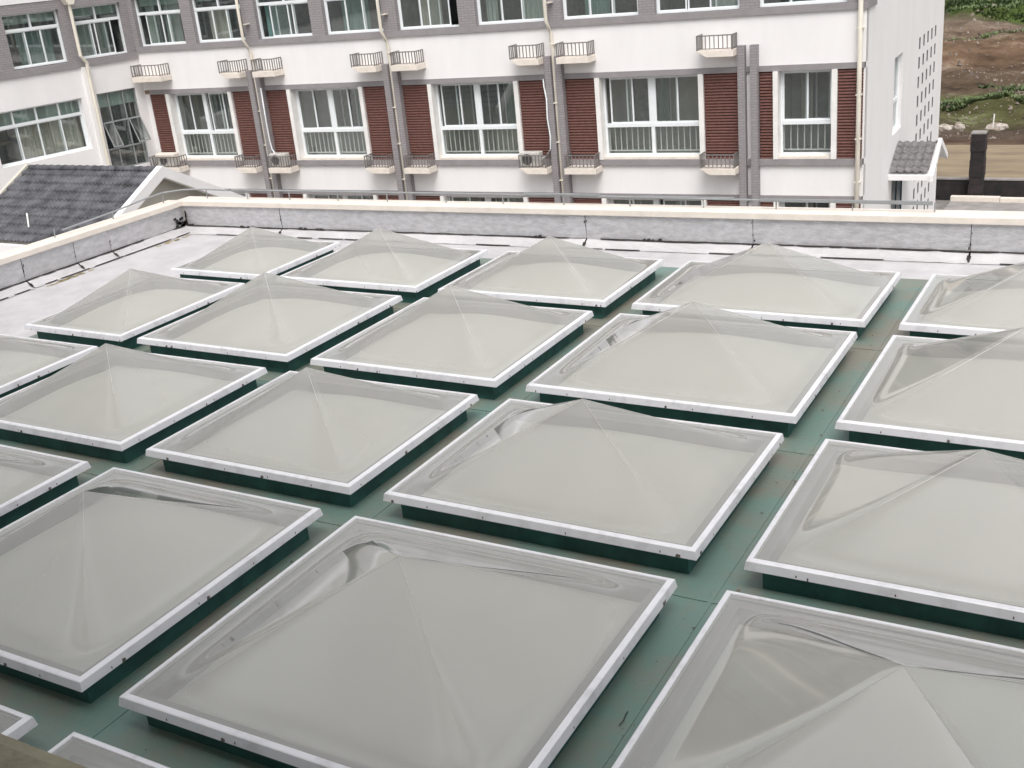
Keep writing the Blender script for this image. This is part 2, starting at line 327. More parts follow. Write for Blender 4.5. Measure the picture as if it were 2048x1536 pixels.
def balcony_window(x0, x1, z0, z1, y, idx, single=False):
    """glazed balcony: sliding sashes above, fixed panes with a guard rail below"""
    f = MB(TM); w = .055; zt = z1 - (z1 - z0) * .615
    f.box(x0, x0 + w, y, y + .09, z0, z1); f.box(x1 - w, x1, y, y + .09, z0, z1)
    f.box(x0 + w, x1 - w, y, y + .09, z1 - w, z1); f.box(x0 + w, x1 - w, y, y + .09, z0, z0 + w)
    f.box(x0 + w, x1 - w, y - .01, y + .095, zt - .05, zt + .05)
    cx = (x0 + x1) / 2; halves = [(x0 + w, x1 - w)]
    if not single:
        f.box(cx - .075, cx + .075, y, y + .1, zt + .05, z1 - w); f.box(cx - .05, cx + .05, y, y + .1, z0 + w, zt - .05)
        halves = [(x0 + w, cx - .075), (cx + .075, x1 - w)]
    gl = MB(TM)
    rnd = random.Random(idx)
    for hi, (a, b) in enumerate(halves):
        L_ = (b - a) / 2 + .04
        openl = [(.0, .12), (.0, .0), (.10, .0), (.13, .0), (.0, 0), (.05, 0)][idx % 6][hi] if not single else 0
        for si, sx in enumerate((a + openl, b - L_)):
            yy = y + .015 + .035 * si; ww = .04
            f.box(sx, sx + ww, yy, yy + .03, zt + .05, z1 - w); f.box(sx + L_ - ww, sx + L_, yy, yy + .03, zt + .05, z1 - w)
            f.box(sx + ww, sx + L_ - ww, yy, yy + .03, z1 - w - ww, z1 - w); f.box(sx + ww, sx + L_ - ww, yy, yy + .03, zt + .05, zt + .05 + ww)
            gl.quad((sx + ww, yy + .015, zt + .05 + ww), (sx + L_ - ww, yy + .015, zt + .05 + ww), (sx + L_ - ww, yy + .015, z1 - w - ww), (sx + ww, yy + .015, z1 - w - ww))
    if single: gl.quad((x0 + w, y + .04, z0 + w), (x1 - w, y + .04, z0 + w), (x1 - w, y + .04, zt - .05), (x0 + w, y + .04, zt - .05))
    else:
        gl.quad((x0 + w, y + .04, z0 + w), (cx - .05, y + .04, z0 + w), (cx - .05, y + .04, zt - .05), (x0 + w, y + .04, zt - .05))
        gl.quad((cx + .05, y + .04, z0 + w), (x1 - w, y + .04, z0 + w), (x1 - w, y + .04, zt - .05), (cx + .05, y + .04, zt - .05))
    win = f.build('window', 'pvc', BLD)
    gl.build('pane', 'glass', win)
    r = MB(TM); n = int((x1 - x0) / .17)
    for i in range(n + 1):
        x = x0 + .06 + (x1 - x0 - .12) * i / n; r.box(x - .013, x + .013, y + .13, y + .15, z0 + .12, zt - .02)
    r.box(x0, x1, y + .125, y + .155, z0 + .1, z0 + .13); r.box(x0, x1, y + .12, y + .16, zt - .04, zt)
    r.build('guard_rail', 'trimwhite', win)
    room(win, TM, x0, x1, z0, z1, y + .1, 1.25, 'room')
    # inner window and curtain at the back of the balcony
    iw = MB(TM); a = x0 + .25 + .25 * rnd.random(); b = a + (x1 - x0) * (.42 if not single else .5)
    iw.box(a, b, y + 1.30, y + 1.33, z0 + .75, z1 - .1); iw.build('inner_window', 'roomdark', win)
    fr = MB(TM)
    for q in (a, (a + b) / 2, b): fr.box(q - .025, q + .025, y + 1.27, y + 1.298, z0 + .75, z1 - .1)
    fr.box(a, b, y + 1.268, y + 1.296, z0 + .7, z0 + .75); fr.build('inner_frame', 'pvc', win)
    c0 = x0 + (x1 - x0) * (.15 + .5 * rnd.random())
    sp = [(c0, c0 + .3)] if single or idx % 2 else [(c0, c0 + .4), (x1 - .45, x1 - .1)]
    curtains(win, TM, sp, z0 + .75, z1 - .06, y + 1.15)
    return win

def room_window(T, x0, x1, z0, z1, y, idx, ntop=2, nlow=3, zt=None, blind=.5, gap=None, par=None):
    """window with fixed top lights and sliding sashes below"""
    f = MB(T); gl = MB(T); w = .05; zt = zt if zt else z0 + (z1 - z0) * .73
    f.box(x0, x0 + w, y, y + .08, z0, z1); f.box(x1 - w, x1, y, y + .08, z0, z1)
    f.box(x0 + w, x1 - w, y, y + .08, z1 - w, z1); f.box(x0 + w, x1 - w, y - .015, y + .085, z0, z0 + w); f.box(x0 + w, x1 - w, y - .01, y + .08, zt - .045, zt + .045)
    for i in range(1, ntop):
        x = x0 + (x1 - x0) * i / ntop; f.box(x - .025, x + .025, y, y + .08, zt + .045, z1 - w)
    gl.quad((x0 + w, y + .04, zt + .045), (x1 - w, y + .04, zt + .045), (x1 - w, y + .04, z1 - w), (x0 + w, y + .04, z1 - w))
    L_ = (x1 - x0 - 2 * w + .08 * (nlow - 1)) / nlow
    for i in range(nlow):
        sx = x0 + w + i * (L_ - .08)
        if gap is not None and i == gap[0]: sx += gap[1]
        yy = y + .012 + .03 * (i % 2); ww = .038
        f.box(sx, sx + ww, yy, yy + .028, z0 + w, zt - .045); f.box(sx + L_ - ww, sx + L_, yy, yy + .028, z0 + w, zt - .045)
        f.box(sx + ww, sx + L_ - ww, yy, yy + .028, z0 + w, z0 + w + .03); f.box(sx + ww, sx + L_ - ww, yy, yy + .028, zt - .075, zt - .045)
        gl.quad((sx + ww, yy + .014, z0 + w + .03), (sx + L_ - ww, yy + .014, z0 + w + .03), (sx + L_ - ww, yy + .014, zt - .075), (sx + ww, yy + .014, zt - .075))
    win = f.build('window', 'pvc', par or BLD); gl.build('pane', 'glass', win)
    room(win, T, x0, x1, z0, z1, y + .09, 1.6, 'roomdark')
    rnd = random.Random(idx * 7 + 1); sp = []
    W = x1 - x0
    for k in range(rnd.choice((1, 2, 2, 3))):
        a = x0 + .05 + W * rnd.random() * .75; sp.append((a, min(x1 - .03, a + W * (.16 + .22 * rnd.random()))))
    curtains(win, T, sp, z0 + .03, zt - .05 if rnd.random() < .5 else z1 - .06, y + .28)
    if blind: MB(T).box(x0 + .04, x1 - .04, y + .16, y + .17, z1 - .05 - (z1 - zt) * blind, z1 - .03).build('blind', 'blind', win)
    return win

def slats(x0, x1, z0, z1, parent):
    m = MB(TM); n = int((z1 - z0) / .076); h = (z1 - z0) / n
    m.box(x0, x1, .03, .3, z0, z1)
    for i in range(n):
        z = z0 + i * h
        m.prism([(.029, z + .004), (-.02, z + .006), (-.02, z + h * .42), (.029, z + h * .66)], 'x', x0 + .004, x1 - .004)
    m.build('slatted_panel', 'louvre', parent)

BAYS = [  # red_left, window opening, red_right
    ((-22.2, -21.45), (-21.30, -18.73), (-18.58, -17.73)),
    ((-17.20, -16.32), (-16.18, -13.55), (-13.41, -12.52)),
    ((-12.0, -11.08), (-10.95, -8.20), (-8.06, -7.14)),
    ((-6.60, -5.69), (-5.55, -2.72), (-2.58, -1.62)),
    ((-1.09, -.73), (-.60, .76), (.90, 1.52))]
PIL = [-17.45, -12.25, -6.87, -1.36]
def storey(zb, idx):
    zt_, zs = zb, zb - 2.25     # lintel bottom, sill band top
    for i, (rl, w_, rr) in enumerate(BAYS):
        slats(rl[0], rl[1], zs, zt_, BLD); slats(rr[0], rr[1], zs, zt_, BLD)
        for (a, b) in ((rl[1] + .003, w_[0]), (w_[1], rr[0] - .003)):
            MB().box(a, b, -.09, .30, zs, zt_).build('window_jamb', 'trimwhite', BLD)
        sill = MB().box(w_[0] + .002, w_[1] - .002, -.03, .30, zs + .001, zs + .06); sill.build('window_sill', 'cream', BLD)
        balcony_window(w_[0] + .002, w_[1] - .002, zs + .062, zt_ - .002, .20, i + idx, single=(i == 4))
    for a, b in [(c - .24, c + .24) for c in PIL] + [(-22.4, -22.2), (1.52, 1.57)]: MB().box(a, b, .0, .3, zs, zt_).build('wall', 'white', BLD)
    MB().box(-22.15, 1.545, -.055, .30, zt_, zt_ + .145).build('lintel_band', 'grey', BLD)
    MB().box(-22.15, 1.545, -.075, .30, zs - .165, zs).build('sill_band', 'grey', BLD)
storey(-.45, 0); storey(-3.82, 3)
for z0, z1 in ((-.305, .95), (-3.675, -2.865), (GZ, -6.235)): MB().box(-22.4, 1.57, 0, .3, z0, z1).build('wall', 'white', BLD)
for c in PIL:
    for sgn in (-1, 1):
        a, b = (c - .26, c - .07) if sgn < 0 else (c + .07, c + .26)
        MB().box(a, b, -.20, -.001, GZ, .20 if c < -2 else .24).build('pilaster', 'brick', BLD)
# upper storey
UP = [(-22.2, -20.15), (-19.7, -17.66), (-17.12, -15.02), (-14.53, -12.41), (-11.9, -9.82), (-9.25, -7.06), (-6.57, -4.33), (-3.87, -1.59), (-1.1, 1.1)]
wallgrid(MB(), -22.4, 1.57, .95, 2.9, [(a, b, 1.12, 2.72) for a, b in UP]).build('upper_wall', 'brick', BLD)
MB().box(-22.33, 1.60, -.06, -.002, .95, 1.115).build('sill_band', 'grey', BLD)
for i, (a, b) in enumerate(UP):
    room_window(TM, a, b, 1.122, 2.72, .16, i, zt=2.16, blind=.5, gap={0: (0, .30), 2: (0, .42), 4: (2, -.30), 7: (1, .1)}.get(i))
# wing
wallgrid(MB(TW), -22, 0, .95, 2.88, [(-2.09, -.27, .99, 2.60), (-4.48, -2.55, .97, 2.60), (-6.9, -4.9, .97, 2.60), (-9.3, -7.3, .97, 2.6)]).build('upper_wall', 'brick', BLD)
MB(TW).box(-22, -.02, -.06, -.002, .76, .95).build('sill_band', 'grey', BLD)
for i, (a, b) in enumerate([(-2.09, -.27), (-4.48, -2.55), (-6.9, -4.9), (-9.3, -7.3)]):
    room_window(TW, a, b, .99, 2.60, .14, 11 + i, zt=2.12, blind=.55, gap={0: (2, -.35)}.get(i))
wallgrid(MB(TW), -22, 0, GZ, .95, [(-5.66, -2.43, -1.82, -.18), (-1.87, -.34, -2.7, -.15), (-12, -8, -1.82, -.18)]).build('wall', 'white', BLD)
room_window(TW, -5.66, -2.43, -1.82, -.18, .14, 21, ntop=4, nlow=4, zt=-.66, blind=1.0)
room_window(TW, -12, -8, -1.82, -.18, .14, 22, ntop=5, nlow=5, zt=-.66, blind=1.0)
MB(TW).box(-2.24, -1.93, -.10, -.002, GZ, .76).build('pilaster', 'white', BLD)
# tall stair window with two open vents
f = MB(TW); g = MB(TW); x0, x1, z0, z1, y = -1.87, -.34, -2.7, -.15, .06
for x in (x0, -1.44, -.86, x1 - .035): f.box(x, x + .035, y, y + .07, z0, z1)
for z in (z0, -2.02, -1.14, z1 - .04): f.box(x0, x1, y - .004, y + .074, z, z + .04)
g.quad((x0, y + .035, z0), (x1, y + .035, z0), (x1, y + .035, -2.0), (x0, y + .035, -2.0)); g.quad((x0, y + .035, -1.12), (x1, y + .035, -1.12), (x1, y + .035, z1), (x0, y + .035, z1))
g.quad((-1.42, y + .035, -2.0), (-.86, y + .035, -2.0), (-.86, y + .035, -1.12), (-1.42, y + .035, -1.12))
tw = f.build('window', 'steel', BLD); g.build('pane', 'glass', tw)
for a, b in ((-1.83, -1.46), (-.83, -.36)):
    v = MB(TW @ Matrix.Translation((0, y - .01, -1.12)) @ Matrix.Rotation(R(-24), 4, 'X'))
    v.box(a, a + .03, -.03, 0, -.86, 0); v.box(b - .03, b, -.03, 0, -.86, 0); v.box(a + .03, b - .03, -.03, 0, -.86, -.83); v.box(a + .03, b - .03, -.03, 0, -.03, 0)
    vo = v.build('open_vent', 'steel', tw); MB(v.T).quad((a + .03, -.015, -.83), (b - .03, -.015, -.83), (b - .03, -.015, -.03), (a + .03, -.015, -.03)).build('vent_pane', 'glass', vo)
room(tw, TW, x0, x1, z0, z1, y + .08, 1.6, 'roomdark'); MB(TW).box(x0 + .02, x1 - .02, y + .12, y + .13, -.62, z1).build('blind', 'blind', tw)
# end wall with slots, window and entrance
ops = [(4.45, 5.95, -2.95, -.78)]
slots = []
for k in range(11):
    for j in range(5):
        d = 9.15 + .93 * j; z = -.74 - .605 * k
        slots.append((d, d + .34, z - .36, z, .05))
wallgrid(MB(TE), 0, 15.2, GZ, 2.9, ops + [o_[:4] + (.002,) for o_ in slots] + [(4.6, 6.7, GZ, -4.1, .03)], th=.25).build('end_wall', 'white', BLD)
for (a, b, c, d, _) in slots:
    MB(TE).quad((a, .06, c), (b, .06, c), (b, .06, d), (a, .06, d)).quad((a, .001, c), (a, .06, c), (a, .06, d), (a, .001, d)).quad((b, .001, c), (b, .06, c), (b, .06, d), (b, .001, d)).quad((a, .001, c), (b, .001, c), (b, .06, c), (a, .06, c)).quad((a, .001, d), (b, .001, d), (b, .06, d), (a, .06, d)).build('vent_slot', 'slotgrey', BLD)
room_window(TE, 4.45, 5.95, -2.95, -.78, .12, 31, ntop=1, nlow=1, zt=-2.1, blind=0)
d = MB(TE); d.box(4.6, 6.7, .004, .06, -4.2, -4.1)
for x in (4.6, 5.62, 6.64): d.box(x, x + .06, .004, .06, GZ, -4.2)
dd = d.build('door', 'doorblue', BLD); MB(TE).box(4.66, 6.64, .03, .05, GZ, -4.2).build('door_leaf', 'doorblue', dd)
# upper gray band returns round the corner a little
MB(TE).box(.0, 1.1, -.05, -.002, .95, 2.9).build('corner_band', 'grey', BLD)

def tiles(T, length, run, fall, courses, pitch, parent, m='tile', amp=.022, step=.028):
    """interlocking tile slope: x along the ridge, starts at (0,0,0) and falls towards -y"""
    mb = MB(T); nx = int(length / pitch) * 6; vs = []; fs = []; rows = []
    for c in range(courses):
        rows += [(c / courses, 0.0), ((c + .97) / courses, step)]
    for (tt_, lift) in rows:
        for i in range(nx + 1):
            x = length * i / nx; ph = (i % 6) / 6 * 6.2832
            vs.append((x, -run * tt_, -fall * tt_ + lift + amp * max(-.3, math.cos(ph))))
    for j in range(len(rows) - 1):
        for i in range(nx): fs.append((j * (nx + 1) + i, j * (nx + 1) + i + 1, (j + 1) * (nx + 1) + i + 1, (j + 1) * (nx + 1) + i))
    mb.add(vs, fs); return mb.build('roof_tiles', m, parent)
# entrance canopy on the end wall: ridge runs straight out of the wall
can = MB()
yr, zr, hs_, fl = 5.57, -3.32, 1.62, .62
can.prism([(yr - hs_, zr - fl - .05), (yr, zr - .05), (yr + hs_, zr - fl - .05), (yr + hs_, zr - fl - .19), (yr, zr - .22), (yr - hs_, zr - fl - .19)], 'x', 1.573, 2.70)
can = can.build('entrance_canopy', 'white', BLD)
Tc = Matrix.Translation((1.60, yr, zr)); tiles(Tc, 1.06, hs_, fl, 5, .19, can, 'tile2', .03, .05)
tiles(Tc @ Matrix.Translation((1.06, 0, 0)) @ Matrix.Rotation(math.pi, 4, 'Z'), 1.06, hs_, fl, 5, .19, can, 'tile2', .03, .05)
MB().prism([(yr - hs_ - .05, zr - fl - .04), (yr, zr + .10), (yr + hs_ + .05, zr - fl - .04), (yr + hs_ + .05, zr - fl - .22), (yr, zr - .08), (yr - hs_ - .05, zr - fl - .22)], 'x', 2.702, 2.80).build('bargeboard', 'white', can)
# unseen storey added for the domes to reflect, with eaves slab and main roof
MB().box(-22.4, 1.57, 0, .3, 2.9, 4.3).build('wall', 'white', BLD); MB(TW).box(-22, 0, -.02, .3, 2.88, 4.3).build('wall', 'white', BLD)
MB(TE).box(.301, 15.2, .0, .25, 2.9, 6.6).build('end_wall', 'white', BLD)
wallgrid(MB(), -22.4, 1.57, 4.3, 6.3, [(a, b, 4.45, 6.1) for a, b in UP]).build('upper_wall', 'brick', BLD)
wallgrid(MB(TW), -22, 0, 4.3, 6.3, [(a, b, 4.45, 6.1) for a, b in [(-2.09, -.27), (-4.48, -2.55), (-6.9, -4.9), (-9.3, -7.3)]]).build('upper_wall', 'brick', BLD)
for i, (a, b) in enumerate(UP): room_window(TM, a, b, 4.452, 6.1, .16, 40 + i)
for i, (a, b) in enumerate([(-2.09, -.27), (-4.48, -2.55), (-6.9, -4.9), (-9.3, -7.3)]): room_window(TW, a, b, 4.452, 6.1, .14, 60 + i)
ev = MB(); ev.box(-22.9, 2.0, -.5, 6, 6.31, 6.9); ev.box(-23.5, 1.7, 6.0, 15.4, 6.61, 6.9); ev.build('eaves', 'white', BLD)
MB(TW).box(-22, -.6, -.50, 8, 6.31, 6.9).build('eaves', 'white', BLD)
MB().box(-22.4, 1.3, 15.2, 15.4, GZ, 6.6).build('rear_wall', 'white', BLD)

# ledges with railings
def ledge(x0, x1, ztop, slant):
    s_ = .17; m = MB(); o = .28 if slant else 0
    m.prism([(x0, ztop), (x1, ztop), (x1, ztop - s_), (x0 + o, ztop - s_)], 'y', -.52, -.001)
    l = m.build('ledge', 'cream', BLD, bevel=.008)
    r = MB(); h = .38; a, b, f = x0 + .03, x1 - .04, -.49; q = .011
    r.box(a - .012, b + .012, f - .015, f + .015, ztop + h - .028, ztop + h); r.box(a, b, f - .01, f + .01, ztop + .03, ztop + .05)
    for x in (a, b):
        r.box(x - .012, x + .012, f + .015, -.02, ztop + h - .027, ztop + h - .001); r.box(x - .01, x + .01, f + .01, -.02, ztop + .03, ztop + .05)
        for k in range(1, 5):
            yy = f + (-.03 - f) * k / 4; r.box(x - q, x + q, yy - q, yy + q, ztop, ztop + h - .028)
        r.box(x - .014, x + .014, f - .014, f + .014, ztop, ztop + h - .028)
    for k in range(1, 8):
        x = a + (b - a) * k / 8; r.box(x - q, x + q, f - q * .9, f + q * .9, ztop + .05, ztop + h - .028)
    r.build('railing', 'rail', l)
    # rust-brown leaves and dust lying on the slab
    return l
LU = [(-22.35, -21.05, False), (-18.57, -17.72, True), (-17.2, -16.32, False), (-13.42, -12.52, True), (-11.98, -11.08, False), (-8.05, -7.14, True), (-6.60, -5.62, False), (-2.62, -1.63, True)]
for a, b, s_ in LU: ledge(a, b, .185, s_); ledge(a, b, -2.865, s_)

# downpipes
def pipe(T, pts, r=.05): return MB(T).tube(pts, r, 10).build('downpipe', 'pipe', BLD, smooth=True)
for c in PIL[:3]:
    pts = [(c - .03, -.33, 6.3), (c - .03, -.33, 1.15), (c - .01, -.20, .92), (c - .01, -.12, .80), (c, -.10, .2), (c, -.10, GZ)]
    pipe(TM, pts)
pipe(TM, [(1.44, -.12, 6.3), (1.44, -.12, GZ)], .06)
pw_ = MB(TW); pw_.tube([(-2.26, -.22, 2.75), (-2.26, -.22, 1.12), (-2.08, -.20, .88), (-2.08, -.17, .5), (-2.08, -.17, GZ)], .055, 10); pw_.prism([(-2.36, 2.70), (-2.16, 2.70), (-2.06, 2.9), (-2.46, 2.9)], 'y', -.34, -.1)
pw_.build('downpipe', 'pipe', BLD)
for c in PIL[:3] + [1.44]:
    for z in (-1.1, -2.2, -3.3, .5, 1.6): MB().box(c - .075, c + .075, -.17, -.0, z, z + .03).build('pipe_clip', 'pipe', BLD)

# air-conditioning units on the ledges
def LB(x, y, z): return Matrix.Rotation(PSI, 4, 'Z') @ Vector((x, y, z)) + Vector((-4, 26.2, 0))
def ac(x, z, label, hose, wdt=.62, covered=False):
    t = thing('air_conditioner', label, 'air conditioner', LB(x, -.27, z), PSI, 'air conditioning units on the ledges')
    MB().box(-wdt / 2, wdt / 2, -.14, .14, .04, .44).build('casing', 'ac', t, bevel=.02)
    m = MB(); cx = -.08
    for r_ in (.04, .08, .12, .155): m.tube([(cx + r_ * math.cos(a * .3927), -.148, .24 + r_ * math.sin(a * .3927)) for a in range(17)], .006, 5)
    m.add([(cx, -.1415, .24)] + [(cx + .16 * math.cos(a * .3927), -.1415, .24 + .16 * math.sin(a * .3927)) for a in range(16)], [(0, i + 1, (i + 1) % 16 + 1) for i in range(16)])
    m.build('fan_grille', 'acdark', t)
    MB().box(-wdt / 2 + .05, -wdt / 2 + .1, -.12, .12, 0, .038).box(wdt / 2 - .1, wdt / 2 - .05, -.12, .12, 0, .038).build('feet', 'acdark', t)
    if hose: MB().tube([(hx - x, hy + .27, hz - z) for hx, hy, hz in hose], .022, 8).build('hose', 'pvc', t, smooth=True)
    if covered: MB().box(-wdt / 2 - .02, wdt / 2 + .02, -.16, .16, .30, .47).build('cover_sheet', 'cream', t, bevel=.04)
ac(-16.86, -2.865, 'grey air conditioner behind a ledge railing, its white hose curving down from the leftmost pilasters',
   [(-17.18, -.24, -.35), (-17.19, -.24, -1.4), (-17.18, -.24, -2.0), (-17.13, -.25, -2.3), (-17.02, -.26, -2.46), (-16.95, -.27, -2.44)])
ac(-7.72, -2.865, 'grey air conditioner on a ledge with a wavy white hose hanging beside the middle downpipe',
   [(-7.22, -.12, -.42), (-7.2, -.15, -.62), (-7.1, -.26, -.95), (-7.12, -.26, -1.5), (-7.07, -.26, -2.0), (-7.10, -.26, -2.35), (-7.25, -.25, -2.55), (-7.42, -.3, -2.66)])
ac(-21.72, -2.865, 'air conditioner under a pale cover in the inner corner of the white building', None, .78, True)

# ================================================================== GABLED BUILDING BETWEEN
GB = thing('gabled_building', 'low gabled building with dark tiled roof and white gable edges behind the left parapet', 'building', (-16.35, 16.0, 0))
RX0, RZ = -4.75, -1.0
Tg = Matrix.Translation((RX0, 0, RZ))
tl = tiles(Tg, 4.55, 2.42, 1.25, 9, .135, GB, 'tile', .028, .05)
tiles(Matrix.Translation((RX0 + 4.55, 0, RZ)) @ Matrix.Rotation(math.pi, 4, 'Z'), 4.55, 2.55, 1.30, 9, .135, GB, 'tile', .018, .03)
m = MB()
for k in range(17):
    x = RX0 + .05 + k * .265; n = 8
    ring = [(.085 * math.cos(math.pi * j / n), .085 * math.sin(math.pi * j / n)) for j in range(n + 1)]
    m.prism([(p_[0], RZ + .0 + p_[1] * 1.0) for p_ in ring], 'x', x, x + .275); m.prism([(p_[0] * 1.12, RZ + p_[1] * 1.12) for p_ in ring], 'x', x + .245, x + .285)
m.build('ridge_tiles', 'tile', GB)
def rake(x0, x1, y_f, z_f, y_b, z_b, th): return MB().prism([(-y_f, z_f), (0, RZ + .10), (y_b, z_b), (y_b, z_b - th), (0, RZ + .10 - th), (-y_f, z_f - th)], 'x', x0, x1)
rake(-.16, .02, 2.5, RZ - 1.22, 2.7, RZ - 1.30, .27).build('bargeboard', 'white', GB)
rake(RX0 - .12, RX0 - .02, 2.5, RZ - 1.24, 2.7, RZ - 1.32, .20).build('bargeboard', 'soffit', GB)
MB().prism([(-2.3, RZ - 1.26), (0, RZ - .06), (2.4, RZ - 1.26), (2.4, GZ), (-2.3, GZ)], 'x', RX0 + .2, -.42).build('wall', 'soffit', GB)
MB().box(RX0 - .18, -.18, -2.5, -2.36, RZ - 1.50, RZ - 1.28).build('eaves_board', 'white', GB)
MB().box(-4.4, -3.2, -2.315, -2.302, RZ - 2.6, RZ - 1.52).build('window', 'glass', GB)
for k in range(4): MB().box(-4.4 + k * .38, -4.36 + k * .38, -2.34, -2.318, RZ - 2.6, RZ - 1.52).build('window_bar', 'pvc', GB)
tag(MB().tube([(-18.98, 13.98, -2.08), (-19.34, 14.30, -1.72)], .018).build('white_rod', 'trimwhite'), 'thin white rod sticking up from the dark tiled roof', 'rod')
t = thing('pyramid_cap', 'small grey pyramid roof cap peeping over the parapet corner in front of the gable', 'roof cap', (-14.05, 13.55, -1.62))
MB().add([(-.36, -.36, 0), (.36, -.36, 0), (.36, .36, 0), (-.36, .36, 0), (0, 0, .30)], [(0, 1, 4), (1, 2, 4), (2, 3, 4), (3, 0, 4), (3, 2, 1, 0)]).build('cap_roof', 'slab', t); MB().box(-.25, .25, -.25, .25, -6.3, -.002).build('shaft', 'soffit', t)

# ================================================================== SKYLIT FLAT ROOF
FZ = -.2
YB = R(2.3)
RB = thing('flat_roof_building', 'flat-roofed building with green and silver deck, silver-faced parapet and cream coping', 'building')
TB = Matrix.Translation((-7.82, 8.37, FZ)) @ Matrix.Rotation(YB, 4, 'Z')     # back parapet: x along it, y outward, z above deck
TL = Matrix.Translation((-7.83, 8.37, FZ)) @ Matrix.Rotation(R(90), 4, 'Z')    # left parapet: x towards +y (use negatives), y = outward (-x)
def roofpoly(z, x0, x1, y0, yb0, yb1): return [(x0, y0, z), (x1, y0, z), (x1, yb1, z), (x0, yb0, z)]
MB().add(roofpoly(FZ, -7.98, 16, -3.0, 8.50, 9.46), [(0, 1, 2, 3)]).build('silver_deck', 'silver', RB)
MB().add(roofpoly(FZ + .004, -6.14, 16, -2.99, 7.90, 8.50), [(0, 1, 2, 3)]).build('green_deck', 'green', RB)
MB().prism([(-8.2, -3.0), (15.9, -3.0), (15.9, 9.55), (-8.2, 8.62)], 'z', GZ, FZ - .01).build('wall', 'white', RB)
def parapet(T, x0, x1, seams, mirror):
    # backing wall, foil panels, flashing fold, coping
    MB(T).box(x0, x1, .13, .36, -.01, .385).build('parapet_wall', 'bitumen', RB)
    xs = [x0] + sorted(seams) + [x1]; rnd = random.Random(5)
    for a, b in zip(xs[:-1], xs[1:]):
        m = MB(T); n = max(2, int((b - a) / .12)); vs = []; rows = [(.118, .088), (.112, .20), (.11, .30), (.112, .372)]
        for (yy, zz) in rows:
            for i in range(n + 1):
                vs.append((a + .003 + (b - a - .006) * i / n, yy + rnd.uniform(-.006, .006), zz + (rnd.uniform(-.006, .006) if zz in (.088, .372) else 0)))
        fs = [(j * (n + 1) + i, j * (n + 1) + i + 1, (j + 1) * (n + 1) + i + 1, (j + 1) * (n + 1) + i) for j in range(3) for i in range(n)]
        m.add(vs, fs).build('foil_panel', 'foil', RB, smooth=True)
        m = MB(T); vs = []; rows = [(.125, .082), (.085, .072), (.07, .060), (.04, .028), (.0, .012), (-.05, .006)]
        for (yy, zz) in rows:
            for i in range(n + 1): vs.append((a + .01 + (b - a - .02) * i / n, yy + rnd.uniform(-.004, .004), zz + rnd.uniform(-.003, .003)))
        fs = [(j * (n + 1) + i, j * (n + 1) + i + 1, (j + 1) * (n + 1) + i + 1, (j + 1) * (n + 1) + i) for j in range(5) for i in range(n)]
        m.add(vs, fs).build('foil_flashing', 'silver', RB)
    # black seams: ragged beads
    m = MB(T)
    def bead(xa, xb, y, z, w0, w1, gapp=.12):
        x = xa
        while x < xb:
            l = rnd.uniform(.15, .7); e = min(xb, x + l); wd = rnd.uniform(w0, w1)
            if rnd.random() > gapp:
                m.add([(x, y - wd * .3, z), (x + l * .3, y - wd, z - .002), (e - l * .2, y - wd * .8, z - .001), (e, y - wd * .2, z), (e, y + .012, z + .005), (x, y + .012, z + .005)], [(0, 1, 2, 3, 4, 5)])
            x = e + rnd.uniform(0, .1 * gapp * 4)
    bead(x0, x1, .106, .0885, .008, .022, .03); bead(x0, x1, -.048, .011, .004, .014, .35); bead(x0, x1, .10, .385, .0, .004, 0)
    for s_ in seams:
        for _ in range(3):
            zz = rnd.uniform(.1, .34); xx = s_ + rnd.uniform(-.02, .02); hh = rnd.uniform(.02, .05); ww = rnd.uniform(.002, .009)
            m.quad((xx - ww, .1035, zz), (xx + ww, .1035, zz + .01), (xx + ww * .6, .1035, zz + hh), (xx - ww, .1035, zz + hh * .8))
        m.add([(s_ - .02, .06, .062), (s_ + .02, .05, .055), (s_ + .012, .0, .022), (s_ - .02, .01, .028)], [(0, 1, 2, 3)])
    return m
m = parapet(TB, -.105, 24.2, [1.62, 6.14, 8.14, 10.37, 12.7, 15, 17.5, 20], False)
for x, wd in ((-.03, .06), (1.02, .11), (1.98, .05), (2.25, .05), (7.0, .14), (5.5, .05)):   # grime lumps along the joint
    for k in range(4):
        a = x + random.uniform(-wd, wd); m.add([(a - .03, .09, .088), (a + .03, .09, .087), (a + .02, .104, .10 + random.random() * .02), (a - .02, .104, .095 + random.random() * .02)], [(0, 1, 2, 3)])
for z in range(12):
    a = random.uniform(-.105, -.09); zz = .08 + .29 * random.random() ** 1.6; m.quad((.0 + a, .102, zz), (.03 + a, .102, zz), (.025 + a, .102, zz + .05), (.005 + a, .102, zz + .04))
m.build('bitumen_joint', 'bitumen', RB)
m = parapet(TL, -11.6, .105, [-1.28, -1.86 - .0, -2.66, -4.8, -7, -9.3], True)
for k in range(16):
    a = .09 - random.uniform(.0, .18); zz = .085 + .12 * random.random() ** 2; m.quad((a - .03, .1035, zz), (a + .03, .1035, zz), (a + .02, .1035, zz + .04), (a - .02, .1035, zz + .03))
m.build('bitumen_joint', 'bitumen', RB)
oc = MB(TL)
for k in range(26):
    a = -random.choice((random.uniform(.15, .75), random.uniform(1.9, 2.6))); yy = -.09 - random.random() * .08
    oc.add([(a, yy, .006), (a + .07, yy - .02, .006), (a + .10, yy + .01, .006), (a + .02, yy + .03, .006)], [(0, 1, 2, 3)])
oc.build('sealant_patch', 'ochre', RB)
